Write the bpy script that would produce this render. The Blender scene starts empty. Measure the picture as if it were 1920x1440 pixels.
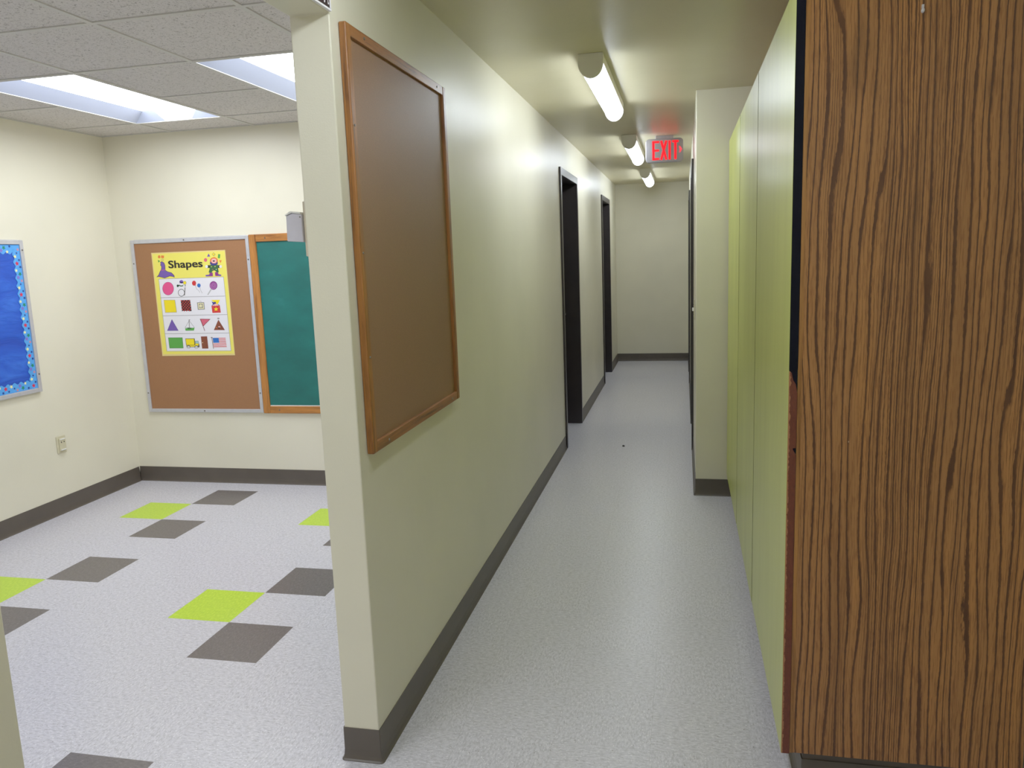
import bpy, bmesh, math, random
from mathutils import Vector, Matrix
random.seed(7)
COL = bpy.context.scene.collection

# ------------------------------------------------------------------ dimensions (metres)
T_ = .3048                        # floor tile
AX, AY = -2.23629, 2.32215        # tile grid origin
TW = .114                         # partition thickness
HB = .1066                        # cove base height
HS = 2.178                        # soffit of the opening
XL, YB, ZC = -2.981, 2.8094, 2.4285
HC = 2.4332
YE, XR, YK = 9.0317, .9876, 2.8252
D1N, D1F, D2N, D2F, HD = 3.957, 4.939, 7.063, 8.028, 2.175
YJ = -1.216                       # near jamb of the opening
YBACK = -4.6                      # wall behind the camera
XC, XW, YW = 1.1755, 1.1985, .022 # cabinet doors, cabinet side panel
XSIDE = 1.785
CZB, CZT = .148, 2.137            # cabinet bottom / top

def srgb(r, g, b):
    f = lambda c: (c/255/12.92) if c/255 <= .04045 else ((c/255+.055)/1.055)**2.4
    return (f(r), f(g), f(b), 1)

# ------------------------------------------------------------------ materials
class NT:
    def __init__(s, name):
        s.m = bpy.data.materials.new(name); s.m.use_nodes = True
        s.t = s.m.node_tree; s.bsdf = s.t.nodes['Principled BSDF']
        s.out = s.t.nodes['Material Output']
    def n(s, typ, **kw):
        nd = s.t.nodes.new(typ)
        for k, v in kw.items():
            if k == 'ins':
                for kk, vv in v.items():
                    if hasattr(vv, 'is_output'): s.t.links.new(vv, nd.inputs[kk])
                    else: nd.inputs[kk].default_value = vv
            else: setattr(nd, k, v)
        return nd
    def link(s, a, b): s.t.links.new(a, b)
    def math(s, op, a, b=0.0, c=0.0):
        nd = s.n('ShaderNodeMath', operation=op, ins={0: a, 1: b, 2: c}); return nd.outputs[0]
    def mix(s, fac, a, b, mode='MIX'):
        nd = s.n('ShaderNodeMix', data_type='RGBA', blend_type=mode)
        for k, v in (('Factor', fac),):
            i = nd.inputs[0]
            if hasattr(v, 'is_output'): s.link(v, i)
            else: i.default_value = v
        for idx, v in ((6, a), (7, b)):
            i = nd.inputs[idx]
            if hasattr(v, 'is_output'): s.link(v, i)
            else: i.default_value = v
        return nd.outputs[2]
    def ramp(s, fac, stops, interp='LINEAR'):
        nd = s.n('ShaderNodeValToRGB'); nd.color_ramp.interpolation = interp
        cr = nd.color_ramp
        while len(cr.elements) > 1: cr.elements.remove(cr.elements[0])
        cr.elements[0].position = stops[0][0]; cr.elements[0].color = stops[0][1]
        for p, c in stops[1:]:
            e = cr.elements.new(p); e.color = c
        s.link(fac, nd.inputs[0]); return nd.outputs[0]
    def pos(s): return s.n('ShaderNodeNewGeometry').outputs['Position']
    def mapping(s, vec, scale=(1, 1, 1), loc=(0, 0, 0)):
        return s.n('ShaderNodeMapping', ins={'Vector': vec, 'Scale': scale, 'Location': loc}).outputs[0]
    def noise(s, vec, scale, detail=2.0, rough=.5, dist=0.0):
        nd = s.n('ShaderNodeTexNoise', ins={'Vector': vec, 'Scale': scale, 'Detail': detail, 'Roughness': rough, 'Distortion': dist})
        return nd.outputs[0]
    def bump(s, h, strength=.1, dist=.002):
        nd = s.n('ShaderNodeBump', ins={'Height': h, 'Strength': strength, 'Distance': dist})
        s.link(nd.outputs[0], s.bsdf.inputs['Normal'])

W1, B0 = (1, 1, 1, 1), (0, 0, 0, 1)

def plain(name, col, rough=.5, metal=0, spec=.5, var=.0, vscale=20, bump=0, bscale=300):
    t = NT(name); b = t.bsdf
    b.inputs['Roughness'].default_value = rough; b.inputs['Metallic'].default_value = metal
    b.inputs['Specular IOR Level'].default_value = spec
    c = tuple(col)
    if var:
        nz = t.noise(t.pos(), vscale, 4)
        lo = tuple(x*(1-var) for x in c[:3])+(1,); hi = tuple(min(1, x*(1+var)) for x in c[:3])+(1,)
        t.link(t.ramp(nz, [(.3, lo), (.7, hi)]), b.inputs['Base Color'])
    else:
        b.inputs['Base Color'].default_value = c
    if bump: t.bump(t.noise(t.pos(), bscale, 3), bump, .001)
    return t.m

def paint(name, col, rough=.42, bump=.25):
    """Brushed-on semi-gloss wall paint: faint roller texture, slightly uneven sheen."""
    t = NT(name); b = t.bsdf; p = t.pos()
    big = t.noise(p, 1.6, 3)
    lo = tuple(x*.965 for x in col[:3])+(1,); hi = tuple(min(1, x*1.03) for x in col[:3])+(1,)
    t.link(t.ramp(big, [(.35, lo), (.65, hi)]), b.inputs['Base Color'])
    r = t.noise(p, 6, 3)
    t.link(t.math('MULTIPLY_ADD', r, .10, rough-.05), b.inputs['Roughness'])
    h = t.math('ADD', t.noise(p, 220, 2), t.math('MULTIPLY', t.noise(p, 28, 3), 1.6))
    t.bump(h, bump, .0012)
    return t.m

M = {}
M['wall'] = paint('paint_cream', srgb(226, 221, 200))
M['wallc'] = paint('paint_cream_hall', srgb(215, 210, 187), rough=.37)
M['ceilp'] = paint('paint_hall_ceiling', srgb(202, 194, 160), rough=.35, bump=.35)
M['base'] = plain('vinyl_cove_base', srgb(80, 72, 64), .45, var=.08, vscale=9, bump=.08, bscale=60)
M['frame_dark'] = plain('dark_brown_frame_paint', srgb(43, 37, 38), .33, var=.12, vscale=14)
M['frame_side'] = plain('dark_door_face', srgb(40, 33, 30), .45, var=.15, vscale=10)
M['alu'] = plain('brushed_aluminium', srgb(196, 196, 202), .42, metal=.35, var=.05, vscale=40)
M['steel'] = plain('screw_steel', srgb(125, 120, 115), .35, metal=.9)
M['white'] = plain('white_enamel', srgb(225, 225, 222), .4)
M['cap'] = plain('lamp_end_plastic', srgb(232, 229, 222), .45)
M['beige'] = plain('beige_plastic', srgb(205, 198, 168), .35)
M['plate'] = plain('cream_plate', srgb(214, 203, 180), .45)
M['slot'] = plain('dark_slot', srgb(28, 26, 22), .6)
M['lav'] = plain('pale_lavender_plastic', srgb(203, 200, 214), .5, var=.04, vscale=25)
M['navy'] = plain('navy_edge', srgb(9, 10, 22), .75, spec=.15, var=.2, vscale=30)
M['olive'] = plain('olive_door_edge', srgb(84, 90, 48), .7)
M['lint'] = plain('lint', srgb(60, 58, 55), .9)

def mat_cork(name, col, sc=1):
    t = NT(name); b = t.bsdf; p = t.pos()
    f = t.noise(p, 420*sc, 4, .7); g = t.noise(p, 2.2, 3)
    c = tuple(col)
    d = tuple(x*.80 for x in c[:3])+(1,); l = tuple(min(1, x*1.16) for x in c[:3])+(1,)
    base = t.ramp(f, [(.3, d), (.7, l)])
    t.link(t.mix(t.ramp(g, [(.35, B0), (.7, (.35, .35, .35, 1))]), base, tuple(x*.82 for x in c[:3])+(1,)), b.inputs['Base Color'])
    b.inputs['Roughness'].default_value = .5
    t.bump(f, .15, .001); return t.m
M['cork'] = mat_cork('tackboard_cork', srgb(154, 104, 66))
M['cork_hall'] = mat_cork('tackboard_hall', srgb(138, 100, 70))

def mat_green_board():
    t = NT('green_chalkboard'); b = t.bsdf; p = t.pos()
    g = t.noise(t.mapping(p, (1.5, 1, 3)), 2.2, 5, .6)
    t.link(t.ramp(g, [(.35, srgb(4, 90, 84)), (.62, srgb(10, 102, 96)), (.8, srgb(40, 124, 118))]), b.inputs['Base Color'])
    b.inputs['Roughness'].default_value = .55; return t.m
M['chalk'] = mat_green_board()

def mat_oak(name, a, d, axis):
    t = NT(name); b = t.bsdf; p = t.pos()
    sc = {'z': (60, 60, 3), 'y': (60, 3, 60), 'x': (3, 60, 60)}[axis]
    n1 = t.noise(t.mapping(p, sc), 1.0, 5, .65, .6)
    sc2 = tuple(s*4 for s in sc)
    n2 = t.noise(t.mapping(p, sc2), 1.0, 3, .6)
    c = t.ramp(n1, [(.32, d), (.5, a), (.72, tuple(min(1, x*1.25) for x in a[:3])+(1,))])
    t.link(t.mix(t.ramp(n2, [(.30, (.6, .6, .6, 1)), (.45, B0)]), c, d), b.inputs['Base Color'])
    b.inputs['Roughness'].default_value = .38
    t.bump(n2, .12, .001); return t.m
OA, OD = srgb(176, 112, 48), srgb(120, 68, 24)
M['oak_z'] = mat_oak('oak_upright', OA, OD, 'z'); M['oak_y'] = mat_oak('oak_rail', srgb(146, 90, 40), srgb(88, 48, 22), 'y')
M['oak_hall'] = mat_oak('oak_upright_hall', srgb(150, 94, 40), srgb(98, 56, 22), 'z'); M['oak_x'] = mat_oak('oak_rail_back', OA, OD, 'x')

def mat_laminate():
    """Wood-print laminate: dark wandering vertical grain lines on tan brown with cathedral figure."""
    t = NT('woodgrain_laminate'); b = t.bsdf; p = t.pos()
    sep = t.n('ShaderNodeSeparateXYZ', ins={0: p}); x, y, z = sep.outputs
    u = t.math('ADD', x, t.math('MULTIPLY', y, .9))
    def vec(sx, sz, oy=0.0):
        return t.n('ShaderNodeCombineXYZ', ins={0: t.math('MULTIPLY', u, sx), 1: oy, 2: t.math('MULTIPLY', z, sz)}).outputs[0]
    def nz(sx, sz, detail=2, oy=0.0, rough=.5): return t.noise(vec(sx, sz, oy), 1.0, detail, rough)
    # slow sideways drift of the grain, then a finer serration
    w1 = t.math('MULTIPLY', t.math('SUBTRACT', nz(4.0, .9, 2, 3.1), .5), .085)
    w2 = t.math('MULTIPLY', t.math('SUBTRACT', nz(24, 3.6, 2, 7.7), .5), .012)
    w3 = t.math('MULTIPLY', t.math('SUBTRACT', nz(240, 60, 2, 1.3), .5), .0030)
    us = t.math('ADD', t.math('ADD', u, w1), t.math('ADD', w2, w3))
    def saw(freq, amp, oy, a=9, b=.55, amp2=.9):
        h = t.math('ADD', t.math('MULTIPLY', us, freq), t.math('MULTIPLY', nz(a, b, 2, oy), amp))
        h = t.math('ADD', h, t.math('MULTIPLY', nz(a*3.6, b*2.5, 1, oy+3.3), amp2))
        return t.math('FRACT', h)
    wid = nz(26, .8, 1, 21.0)
    s1 = t.math('ADD', saw(52, 4.6, 0.4), t.math('MULTIPLY', t.math('SUBTRACT', wid, .5), .34))
    l1 = t.ramp(s1, [(.0, W1), (.14, (.95, .95, .95, 1)), (.20, (.25, .25, .25, 1)), (.34, B0), (.93, (.12, .12, .12, 1)), (.975, W1)])
    s2 = saw(150, 3.0, 5.2, 11, .6, 1.2)
    l2 = t.ramp(s2, [(.0, (.85, .85, .85, 1)), (.16, (.7, .7, .7, 1)), (.34, B0), (.94, B0), (.99, (.85, .85, .85, 1))])
    zone = t.ramp(nz(10, .45, 1, 9.0), [(.42, (.10, .10, .10, 1)), (.60, W1)])       # bands of closer grain
    l2z = t.mix(1.0, zone, l2, 'MULTIPLY')
    lines = t.mix(1.0, l1, l2z, 'LIGHTEN')
    grad = nz(30, 1.2, 3, 2.2)
    base = t.ramp(grad, [(.3, srgb(148, 101, 54)), (.5, srgb(162, 111, 60)), (.72, srgb(174, 118, 60))])
    pores = t.ramp(nz(430, 22, 2, 4.4), [(.38, (.75, .75, .75, 1)), (.49, B0)])
    base = t.mix(pores, base, srgb(128, 82, 40))
    dark = t.ramp(nz(60, 9, 2, 6.0), [(.3, srgb(66, 34, 14)), (.7, srgb(84, 48, 22))])
    col = t.mix(lines, base, dark)
    knots = t.ramp(nz(11, 2.2, 2, 12.5), [(.66, B0), (.78, (.55, .55, .55, 1))])
    col = t.mix(knots, col, srgb(66, 42, 20))
    # tiny pale nicks
    vor = t.n('ShaderNodeTexVoronoi', ins={'Vector': t.mapping(p, (1, 1, .7)), 'Scale': 7.0}); 
    nick = t.ramp(vor.outputs[0], [(.013, W1), (.02, B0)])
    col = t.mix(nick, col, srgb(205, 180, 140))
    t.link(col, b.inputs['Base Color'])
    b.inputs['Roughness'].default_value = .40
    t.bump(lines, .05, .0006); return t.m
M['lam'] = mat_laminate()
M['lam_edge'] = mat_oak('laminate_edge_band', srgb(156, 106, 50), srgb(112, 70, 30), 'z')
def mat_lime():
    t = NT('lime_laminate'); b = t.bsdf; p = t.pos()
    g = t.noise(t.mapping(p, (1, 3, .5)), 3, 3)
    t.link(t.ramp(g, [(.3, srgb(174, 180, 82)), (.7, srgb(186, 192, 96))]), b.inputs['Base Color'])
    f = t.noise(t.mapping(p, (1, 8, 1)), 14, 3)
    t.link(t.math('MULTIPLY_ADD', f, .06, .295), b.inputs['Roughness'])
    t.bump(t.noise(t.mapping(p, (1, 2.5, .4)), 5, 2), .035, .004); return t.m
M['lime'] = mat_lime()
def mat_redbrown():
    t = NT('red_brown_edge'); b = t.bsdf; p = t.pos()
    sep = t.n('ShaderNodeSeparateXYZ', ins={0: p})
    f = t.noise(t.mapping(p, (150, 60, 60)), 1, 4, .7)
    near = t.math('SUBTRACT', sep.outputs[0], XC)
    worn = t.math('LESS_THAN', t.math('ADD', near, t.math('MULTIPLY', t.math('SUBTRACT', f, .5), .016)), .0042)
    base = t.ramp(f, [(.3, srgb(84, 34, 18)), (.7, srgb(104, 46, 24))])
    t.link(t.mix(t.math('MULTIPLY', worn, .55), base, srgb(186, 128, 84)), b.inputs['Base Color'])
    b.inputs['Roughness'].default_value = .45; return t.m
M['redbrown'] = mat_redbrown()

def mat_floor():
    t = NT('vinyl_composition_tile'); b = t.bsdf; p = t.pos()
    sep = t.n('ShaderNodeSeparateXYZ', ins={0: p}); x, y = sep.outputs[0], sep.outputs[1]
    gx = t.math('DIVIDE', t.math('SUBTRACT', x, AX), T_); gy = t.math('DIVIDE', t.math('SUBTRACT', y, AY), T_)
    i = t.math('FLOOR', gx); j0 = t.math('FLOOR', gy)
    j = t.math('ADD', j0, t.math('LESS_THAN', j0, -7.5))          # pattern shifts one row near the doorway
    im = t.math('FLOORED_MODULO', i, 4.0); jm = t.math('FLOORED_MODULO', j, 4.0)
    def eq(a, v): return t.math('COMPARE', a, v, .1)
    room = t.math('LESS_THAN', x, -.55)
    dark = t.math('MULTIPLY', room, t.math('MULTIPLY', eq(im, 0.0), t.math('ADD', eq(jm, 0.0), eq(jm, 2.0))))
    lime = t.math('MULTIPLY', room, t.math('MULTIPLY', eq(im, 3.0), eq(jm, 3.0)))
    # per-tile turned streaky chips
    par = t.math('FLOORED_MODULO', t.math('ADD', i, j0), 2.0)
    sw = t.n('ShaderNodeMix', data_type='VECTOR')
    t.link(par, sw.inputs[0]); t.link(t.mapping(p, (1.0, .42, 1)), sw.inputs[4]); t.link(t.mapping(p, (.42, 1.0, 1)), sw.inputs[5])
    q = sw.outputs[1]
    c1 = t.noise(q, 250, 1, .5); c2 = t.noise(q, 130, 3, .6); c3 = t.noise(t.mapping(q, (1, 1, 1), (7, 3, 0)), 230, 1, .5)
    big = t.noise(p, 1.1, 3)
    g = t.ramp(c2, [(.34, srgb(176, 174, 183)), (.52, srgb(198, 196, 206)), (.7, srgb(212, 210, 219))])
    g = t.mix(t.ramp(c1, [(.64, B0), (.69, W1)]), g, srgb(233, 231, 238))
    g = t.mix(t.ramp(c3, [(.69, B0), (.74, (.9, .9, .9, 1))]), g, srgb(116, 110, 112))
    d = t.ramp(c2, [(.3, srgb(84, 77, 76)), (.7, srgb(108, 101, 101))])
    d = t.mix(t.ramp(c1, [(.62, B0), (.72, (.5, .5, .5, 1))]), d, srgb(146, 138, 138))
    l = t.ramp(c2, [(.32, srgb(166, 204, 30)), (.6, srgb(188, 220, 46)), (.8, srgb(206, 232, 90))])
    col = t.mix(dark, g, d); col = t.mix(lime, col, l)
    # seams
    fx = t.math('FRACT', gx); fy = t.math('FRACT', gy)
    ex = t.math('MINIMUM', fx, t.math('SUBTRACT', 1.0, fx)); ey = t.math('MINIMUM', fy, t.math('SUBTRACT', 1.0, fy))
    seam = t.math('LESS_THAN', t.math('MINIMUM', ex, ey), .0028)
    col = t.mix(t.math('MULTIPLY', seam, .22), col, srgb(120, 118, 120))
    t.link(col, b.inputs['Base Color'])
    r = t.noise(p, 3.0, 4)
    t.link(t.math('MULTIPLY_ADD', r, .05, .285), b.inputs['Roughness'])
    b.inputs['Specular IOR Level'].default_value = .5
    t.bump(t.noise(p, 5, 2), .012, .004); return t.m
M['floor'] = mat_floor()

def mat_ctile():
    t = NT('acoustic_ceiling_tile'); b = t.bsdf; p = t.pos()
    f = t.noise(t.mapping(p, (1, 1, 1)), 95, 4, .65, 1.2); g = t.noise(p, 260, 2)
    c = t.ramp(g, [(.3, srgb(198, 193, 191)), (.7, srgb(216, 211, 209))])
    fm = t.ramp(f, [(.36, W1), (.45, B0)])
    t.link(t.mix(t.math('MULTIPLY', fm, .8), c, srgb(108, 104, 98)), b.inputs['Base Color'])
    b.inputs['Roughness'].default_value = .9
    t.bump(f, .35, .003); return t.m
M['ctile'] = mat_ctile()
M['tbar'] = plain('grid_enamel', srgb(196, 194, 190), .5)

def emit(name, col, strength, base=(.9, .9, .9, 1)):
    t = NT(name); b = t.bsdf
    b.inputs['Base Color'].default_value = base
    b.inputs['Emission Color'].default_value = col; b.inputs['Emission Strength'].default_value = strength
    b.inputs['Roughness'].default_value = .4
    return t.m
LAMP_E, TROF_E = 21.0, 11.5
M['lens'] = emit('lit_acrylic_lens', (.84, .92, 1.0, 1), LAMP_E)
M['tlens_glow'] = emit('lit_troffer_lens_end_glow', (.92, .96, 1.0, 1), TROF_E)
M['refl'] = plain('white_reflector', srgb(172, 180, 204), .5)
M['red'] = emit('lit_red_letters', (1, .0, .004, 1), 1.9, srgb(230, 20, 30))
M['red2'] = emit('lit_red_chevron', (1, .06, .09, 1), .7, srgb(230, 70, 80))

def col(name, r, g, b, rough=.55): 
    M[name] = plain(name, srgb(r, g, b), rough); return M[name]
for nm, c in dict(p_yellow=(238, 226, 92), p_edge=(226, 200, 128), p_white=(232, 230, 238), p_line=(150, 148, 150), p_black=(18, 16, 14),
                  p_purple=(104, 74, 164), p_pink=(226, 70, 130), p_yel2=(244, 218, 10), p_green=(76, 158, 58), p_dgreen=(44, 92, 52),
                  p_red=(206, 40, 44), p_blue=(30, 100, 190), p_dblue=(48, 48, 130), p_orange=(226, 116, 48), p_brown=(122, 60, 36),
                  p_maroon=(120, 24, 34), p_rose=(212, 88, 112), p_flesh=(240, 178, 176), p_gray=(120, 118, 116), p_lgray=(200, 200, 204),
                  p_magenta=(128, 36, 124), p_lilac=(196, 130, 196), p_cream=(228, 220, 172), p_cyan=(150, 190, 190),
                  b_sky=(72, 158, 240), b_red=(206, 36, 70), b_green=(10, 128, 96), b_navy=(18, 44, 140), b_yel=(240, 240, 170),
                  b_pur=(120, 104, 206), b_org=(196, 132, 150), s_brown=(42, 24, 24), s_white=(232, 230, 234)).items():
    col(nm, *c)
def mat_bluepaper():
    t = NT('blue_backing_paper'); b = t.bsdf; p = t.pos()
    g = t.noise(t.mapping(p, (1, 1, 3.5)), 3.5, 4, .55, .5)
    t.link(t.ramp(g, [(.3, srgb(14, 62, 178)), (.55, srgb(20, 78, 200)), (.75, srgb(42, 102, 220))]), b.inputs['Base Color'])
    b.inputs['Roughness'].default_value = .6; t.bump(g, .5, .02); return t.m
M['bluepaper'] = mat_bluepaper()

# ------------------------------------------------------------------ mesh helpers
class MB:
    def __init__(s, tf=None): s.v = []; s.f = []; s.mi = []; s.tf = tf
    def pt(s, p):
        s.v.append(s.tf(*p) if s.tf else tuple(p)); return len(s.v)-1
    def face(s, pts, m=0):
        s.f.append([s.pt(p) for p in pts]); s.mi.append(m)
    def box(s, a0, a1, b0, b1, c0, c1, m=0):
        i = [s.pt(p) for p in ((a0,b0,c0),(a1,b0,c0),(a1,b1,c0),(a0,b1,c0),(a0,b0,c1),(a1,b0,c1),(a1,b1,c1),(a0,b1,c1))]
        for q in ((0,3,2,1),(4,5,6,7),(0,1,5,4),(1,2,6,5),(2,3,7,6),(3,0,4,7)):
            s.f.append([i[k] for k in q]); s.mi.append(m)
    def prism(s, outline, fn, d0, d1, m=0, caps=True):
        """outline: 2-D points; fn(a,b,d)->3-D"""
        n = len(outline)
        A = [s.pt(fn(a, b, d0)) for a, b in outline]; B = [s.pt(fn(a, b, d1)) for a, b in outline]
        for k in range(n):
            l = (k+1) % n; s.f.append([A[k], A[l], B[l], B[k]]); s.mi.append(m)
        if caps:
            s.f.append(A[::-1]); s.mi.append(m); s.f.append(B); s.mi.append(m)
    def build(s, name, mats, parent=None, bevel=0, segs=2, smooth=False, loc=None, ngon_bevel_angle=35):
        me = bpy.data.meshes.new(name)
        o = Vector((0, 0, 0))
        if parent is not None: o = Vector(parent['_o'])
        elif loc is not None: o = Vector(loc)
        me.from_pydata([tuple(Vector(p)-o) for p in s.v], [], s.f)
        for m in (mats if isinstance(mats, (list, tuple)) else [mats]): me.materials.append(m)
        for p, k in zip(me.polygons, s.mi): p.material_index = k
        bm = bmesh.new(); bm.from_mesh(me)
        bmesh.ops.remove_doubles(bm, verts=bm.verts, dist=1e-5)
        bmesh.ops.recalc_face_normals(bm, faces=bm.faces)
        bm.to_mesh(me); bm.free()
        ob = bpy.data.objects.new(name, me); COL.objects.link(ob)
        if parent is not None: ob.parent = parent; ob.location = (0, 0, 0); ob['_o'] = tuple(o)
        else: ob.location = o; ob['_o'] = tuple(o)
        if smooth:
            for p in me.polygons: p.use_smooth = True
        if bevel:
            md = ob.modifiers.new('bevel', 'BEVEL'); md.width = bevel; md.segments = segs
            md.limit_method = 'ANGLE'; md.angle_limit = math.radians(ngon_bevel_angle)
        return ob

def tag(o, label, cat, group=None, kind=None):
    o['label'] = label; o['category'] = cat
    if group: o['group'] = group
    if kind: o['kind'] = kind
    return o
def thing(name, label, cat, loc, group=None, kind=None):
    o = bpy.data.objects.new(name, None); COL.objects.link(o); o.location = loc; o['_o'] = tuple(loc)
    o.empty_display_size = .1
    return tag(o, label, cat, group, kind)
def struct(o, label, cat): return tag(o, label, cat, kind='structure')
def screw(tf, a, b, d, parent, r=.005):
    mb = MB(tf); n = 10
    ring0 = [(a+r*math.cos(2*math.pi*k/n), b+r*math.sin(2*math.pi*k/n), d-.001) for k in range(n)]
    ring1 = [(a+.7*r*math.cos(2*math.pi*k/n), b+.7*r*math.sin(2*math.pi*k/n), d+.0025) for k in range(n)]
    mb.face(ring1)
    for k in range(n):
        l = (k+1) % n; mb.face([ring0[k], ring0[l], ring1[l], ring1[k]])
    return mb.build('screw', M['steel'], parent)

# wall frames:  (along, up, outwards) -> world
hallL = lambda a, b, d: (d, a, b)                 # corridor left wall, x = 0
backW = lambda a, b, d: (a, YB-d, b)              # classroom back wall
leftW = lambda a, b, d: (XL+d, a, b)              # classroom left wall
hallR = lambda a, b, d: (XR-d, a, b)

# ------------------------------------------------------------------ shell
mb = MB(); mb.box(-3.2, 2.1, YBACK-.2, YE+.2, -.12, 0)
struct(mb.build('floor', M['floor']), 'pale grey speckled vinyl tile floor with lime and charcoal accent tiles', 'floor')

mid = [(YBACK-.1, -.02), (YJ, -.02), (YJ, HS), (0, HS), (0, -.02), (D1N+.02, -.02), (D1N+.02, HD-.02), (D1F-.02, HD-.02), (D1F-.02, -.02),
       (D2N+.02, -.02), (D2N+.02, HD-.02), (D2F-.02, HD-.02), (D2F-.02, -.02), (YE+.1, -.02), (YE+.1, 2.5), (YBACK-.1, 2.5)]
mb = MB(); mb.prism(mid, lambda a, b, d: (d, a, b), -TW, 0)
struct(mb.build('wall_middle', M['wallc'], bevel=.004, segs=3), 'cream partition wall between classroom and corridor, ending in a bare edge', 'wall')
mb = MB(); mb.box(XL-.12, -TW, YB, YB+.12, -.02, 2.6)
struct(mb.build('wall_back', M['wall']), 'cream classroom wall carrying the shapes board', 'wall')
mb = MB(); mb.box(XL-.12, XL, YBACK-.1, YB, -.02, 2.6)
struct(mb.build('wall_left', M['wall']), 'cream classroom wall with the blue display board', 'wall')
mb = MB(); mb.box(0, XR, YE, YE+.12, -.02, 2.5)
struct(mb.build('wall_end', M['wallc']), 'plain cream wall closing the corridor', 'wall')
rt = [(YK, -.02), (D1N+.02, -.02), (D1N+.02, HD-.02), (D1F-.02, HD-.02), (D1F-.02, -.02), (D2N+.05, -.02), (D2N+.05, HD-.02), (D2F-.02, HD-.02), (D2F-.02, -.02),
      (YE+.1, -.02), (YE+.1, 2.5), (YK, 2.5)]
mb = MB(); mb.prism(rt, lambda a, b, d: (d, a, b), XR, 2.0)
struct(mb.build('wall_right', M['wallc'], bevel=.004, segs=3), 'cream corridor wall with a projecting corner beside the lime doors', 'wall')
mb = MB(); mb.box(XSIDE, XSIDE+.12, YBACK-.1, YK, -.02, 2.5)
struct(mb.build('wall_side', M['wallc']), 'cream wall behind the tall cabinet', 'wall')
mb = MB(); mb.box(XL-.1, XSIDE+.1, YBACK-.12, YBACK, -.02, 2.6)
struct(mb.build('wall_rear', M['wallc']), 'cream wall behind the viewer', 'wall')
mb = MB(); mb.box(-.002, 2.0, YBACK-.1, YE+.1, HC, HC+.1)
struct(mb.build('ceiling', M['ceilp']), 'painted olive cream corridor ceiling', 'ceiling')

# classroom ceiling: lay-in tiles, each cell recessed between the grid tees
gx = [XL] + [-2.442+.61*k for k in range(4)] + [-TW]
gy = [YBACK] + [.63-.61*k for k in range(8, 0, -1)] + [.63+.61*k for k in range(4)] + [YB]
TROF = [(-2.442, -1.832, 1.24, 2.46), (-1.222, -.612, 1.24, 2.46), (-2.442, -1.832, -2.42, -1.20), (-1.222, -.612, -2.42, -1.20)]
def in_trof(x, y): return any(a < x < b and c < y < d for a, b, c, d in TROF)
mb = MB(); zt = ZC+.005
for a in range(len(gx)-1):
    for b in range(len(gy)-1):
        if in_trof((gx[a]+gx[a+1])/2, (gy[b]+gy[b+1])/2): continue
        mb.box(gx[a], gx[a+1], gy[b], gy[b+1], zt, zt+.015)
mb.box(XL-.1, -TW, YBACK-.1, YB+.1, zt+.16, zt+.2)
struct(mb.build('ceiling', M['ctile']), 'grey fissured lay-in tile ceiling of the classroom', 'ceiling')
mb = MB(); w = .011
for x in gx[1:-1]:
    ys = [YBACK, YB]
    segs = [(YBACK, YB)]
    mb.box(x-w, x+w, YBACK, YB, ZC, zt+.001)
for y in gy[1:-1]:
    cuts = sorted([(a, b) for a, b, c, d in TROF if c+.05 < y < d-.05])
    x0 = XL
    for a, b in cuts:
        mb.box(x0, a, y-w, y+w, ZC+.0002, zt+.001); x0 = b
    mb.box(x0, -TW, y-w, y+w, ZC+.0002, zt+.001)
mb.box(XL, XL+.02, YBACK, YB, ZC+.0001, zt+.001); mb.box(XL, -TW, YB-.02, YB, ZC+.0003, zt+.001)
struct(mb.build('trim_1', M['tbar']), 'white metal suspension grid of the classroom ceiling', 'ceiling grid')

# ------------------------------------------------------------------ cove base
def base_run(mb, path, tf=None):
    """sweep a rubber cove profile along a 2-D path; the room lies to the left of travel"""
    prof = [(0, HB), (.003, HB), (.0036, .034), (.006, .016), (.009, .006), (.0130, .0022), (.0130, 0)]
    P = [Vector(p) for p in path]; st = []
    N = []
    for k in range(len(P)-1):
        d = (P[k+1]-P[k]).normalized(); N.append(Vector((-d.y, d.x)))
    st.append((P[0], N[0], 1))
    for k in range(1, len(P)-1):
        n0, n1 = N[k-1], N[k]; cr = n0.x*n1.y-n0.y*n1.x
        if cr < 0:                                   # outside corner: rounded wrap
            for q in range(7):
                a = q/6*math.pi/2; nn = (n0*math.cos(a)+n1*math.sin(a)).normalized(); st.append((P[k], nn, 1))
        else:
            st.append((P[k], (n0+n1).normalized(), math.sqrt(2)))
    st.append((P[-1], N[-1], 1))
    rings = []
    for p, n, s in st: rings.append([(p.x+n.x*o*s, p.y+n.y*o*s, z) for o, z in prof])
    for a, b in zip(rings, rings[1:]):
        for k in range(len(prof)-1): mb.face([a[k], a[k+1], b[k+1], b[k]])
    mb.face(rings[0]); mb.face(rings[-1][::-1])
mb = MB()
base_run(mb, [(0, D1N), (0, 0), (-TW, 0), (-TW, YB-.02)]); base_run(mb, [(0, D2N), (0, D1F)])
base_run(mb, [(-TW, YBACK), (-TW, YJ), (0, YJ), (0, YBACK)])
struct(mb.build('baseboard_middle', M['base']), 'dark taupe rubber cove base wrapping the partition', 'baseboard')
mb = MB(); base_run(mb, [(XR, YE), (0, YE), (0, D2F)])
struct(mb.build('baseboard_end', M['base']), 'dark taupe rubber cove base along the corridor end wall', 'baseboard')
mb = MB(); base_run(mb, [(XSIDE, YK), (XR, YK), (XR, D1N)]); base_run(mb, [(XR, D1F), (XR, D2N)]); base_run(mb, [(XR, D2F), (XR, YE-.017)])
struct(mb.build('baseboard_right', M['base']), 'dark taupe rubber cove base around the projecting corner', 'baseboard')
mb = MB(); base_run(mb, [(-TW-.017, YB), (XL, YB)])
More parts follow.
